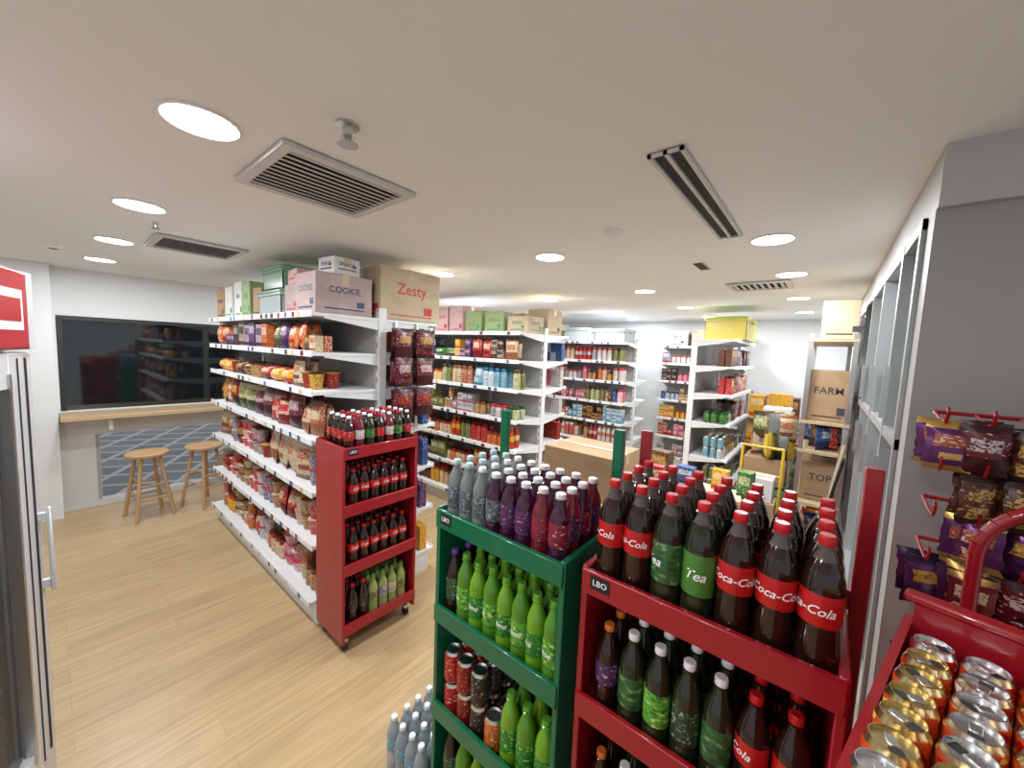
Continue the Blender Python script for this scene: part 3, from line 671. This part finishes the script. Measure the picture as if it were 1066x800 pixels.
# storage shelf at right wall
e=empty('storage_rack'); mb=MB(); lw=noise_mat('rack_wood',(.45,.34,.2),(.5,.39,.24),9,.5)
for x in(-.12,.13):
    for y in(3.6,4.6): mb.box(x,x+.03,y,y+.03,0,2.02,steel)
for z in(.3,.75,1.15,1.37,1.98): mb.box(-.12,.16,3.59,4.64,z-.02,z,lw)
mb.build('frame',e)
carton(-.1,.15,3.66,3.98,1.373,1.75,card,'FARM',txtk,.07); carton(-.1,.15,4.05,4.4,1.373,1.7,cardl); carton(-.06,.15,3.65,4.05,1.983,2.26,cardl); carton(-.09,.15,3.7,4.0,.753,1.05,card,'TOP',txtk,.07)
mb=MB()
for i in range(26):
    F=R.choice([WHT,CRM,RED,BLU,YEL,GRN,BRN]); z=(.302,.752,1.152)[i%3]
    bag(mb,R.uniform(-.05,.1),4.12+R.uniform(0,.45) if i%3==1 else 3.7+R.uniform(0,.8),z,.16,.19,.08,*F,R.uniform(0,3))
mb.build('stored_bags')
binb=mat('blue_crate',(.06,.14,.3),.4); bing=mat('green_crate',(.06,.25,.15),.4)
def crate(x0,x1,y0,y1,z0,z1,m):
    mb=MB(); t=.012
    mb.box(x0,x1,y0,y1,z0,z0+t,m)
    for k in range(4):
        a=z0+t+k*(z1-z0-t)/4; b=a+(z1-z0)/4*.7
        mb.box(x0,x0+t,y0,y1,a,b,m);mb.box(x1-t,x1,y0,y1,a,b,m);mb.box(x0+t,x1-t,y0,y0+t,a,b,m);mb.box(x0+t,x1-t,y1-t,y1,a,b,m)
    for x in(x0,x1-t):
        for y in(y0,y1-t): mb.box(x,x+t,y,y+t,z0,z1,m)
    mb.box(x0+t,x1-t,y0+t,y1-t,z0+t,z0+(z1-z0)*.6,R.choice([WHT,BRN,CRM])[0])
    mb.build('plastic_crate')
crate(-.58,-.2,4.35,4.8,0,.3,binb); crate(-.57,-.2,4.35,4.75,.302,.6,bing); crate(-.6,-.25,4.9,5.3,0,.3,bing)
carton(-.56,-.22,4.37,4.7,.604,.86,card); carton(-.58,-.22,4.92,5.3,.302,.75,cardl,'PACK',txtk,.07); carton(-.5,-.2,4.95,5.25,.753,1.05,card); carton(-.5,-.25,4.97,5.2,1.053,1.3,cardw)
carton(-.6,-.25,5.4,5.8,0,.5,card); carton(-.56,-.22,5.42,5.8,.503,.9,cardl); carton(-.52,-.25,5.45,5.75,.903,1.2,card,'EGG',txtr,.07); carton(-.5,-.28,5.45,5.7,1.203,1.42,YEL[0])
greyb=mat('bin_bag_grey',(.2,.22,.22),.3); ybag=mat('yellow_plastic_bag',(.6,.45,.04),.35)
mb=MB()
for i in range(16):
    F=R.choice([(ybag,ybag,ybag),WHT,OLV,CRM,BRN,(greyb,greyb,greyb),(greyb,black,greyb)]); bag(mb,R.uniform(-.5,-.26),R.uniform(4.42,4.62),.865+R.uniform(0,.01)+(i>9)*.17,.22,.26,.13,*F,R.uniform(0,3))
mb.build('bag_pile')
e=empty('low_stock_rack'); mb=MB()
for x in(-.85,-.12):
    for y in(6.3,6.75): mb.box(x,x+.025,y,y+.025,0,1.35,steel)
for z in(.25,.65,1.0): mb.box(-.85,-.095,6.3,6.775,z-.02,z,steel)
mb.build('frame',e)
mb=MB()
for z,g_ in((.251,.36),(.651,.33),(1.001,.38)):
    x=-.82
    while x<-.3:
        w_=R.uniform(.12,.22); F=R.choice([BRN,CRM,YEL,GRN,BLU,WHT,TAN]); pbox(mb,x+w_/2,6.5,z,w_*.95,.3,R.uniform(.18,g_-.05),*F); x+=w_
mb.build('boxed_stock')
e=empty('hand_trolley'); mb=MB(); x0,y0=-.52,3.85
ymt=mat('trolley_yellow',(.55,.38,.03),.4)
mb.tube([(x0,y0,.12),(x0,y0+.1,1.05),(x0+.3,y0+.1,1.05),(x0+.3,y0,.12)],.012,ymt,8)
for k in range(3):
    t=.25+.25*k; mb.cyl((x0,y0+.1*t,.12+.93*t),(x0+.3,y0+.1*t,.12+.93*t),.009,ymt,8)
mb.box(x0,x0+.3,y0-.25,y0,.09,.105,ymt)
for x in(x0-.03,x0+.31): mb.cyl((x,y0+.05,.09),(x+.025,y0+.05,.09),.088,black,18)
mb.cyl((x0-.03,y0+.05,.09),(x0+.33,y0+.05,.09),.01,steel,8)
mb.build('frame',e)
carton(x0+.0,x0+.3,y0-.24,y0-.02,.106,.4,cardl); carton(x0+.01,x0+.29,y0-.24,y0-.02,.403,.66,card); carton(x0+.02,x0+.27,y0-.22,y0-.03,.663,.85,cardw,None,txtr)
mb=MB()
for i in range(5):
    mb.cyl((-.05+.03*(i%3),3.35+i*.04,0),(.14,3.4+i*.04,1.15+.1*(i%3)),.010,[black,lw,steel,black,steel][i],8)
mb.build('leaning_poles')
# ---------------------------------------------------------------- world, camera
w=bpy.data.worlds.new('w'); scene.world=w; w.use_nodes=True; w.node_tree.nodes['Background'].inputs['Color'].default_value=(.93,.97,1,1); w.node_tree.nodes['Background'].inputs['Strength'].default_value=.6
psi=math.radians(39.4);p=math.radians(5);r=math.radians(2.4)
fh=Vector((-math.sin(psi),math.cos(psi),0)); r0=Vector((math.cos(psi),math.sin(psi),0)); up=Vector((0,0,1))
fw=fh*math.cos(p)-up*math.sin(p); u0=fh*math.sin(p)+up*math.cos(p)
cx=r0*math.cos(r)+u0*math.sin(r); cy=-r0*math.sin(r)+u0*math.cos(r); cz=-fw
cam=bpy.data.cameras.new('camera'); co=bpy.data.objects.new('camera',cam); COL.objects.link(co)
M=Matrix((( cx.x,cy.x,cz.x,0),(cx.y,cy.y,cz.y,0),(cx.z,cy.z,cz.z,1.8),(0,0,0,1)))
co.matrix_world=M; cam.sensor_width=36; cam.lens=397/1066*36; cam.clip_start=.03
scene.camera=co
scene.view_settings.view_transform='Standard'
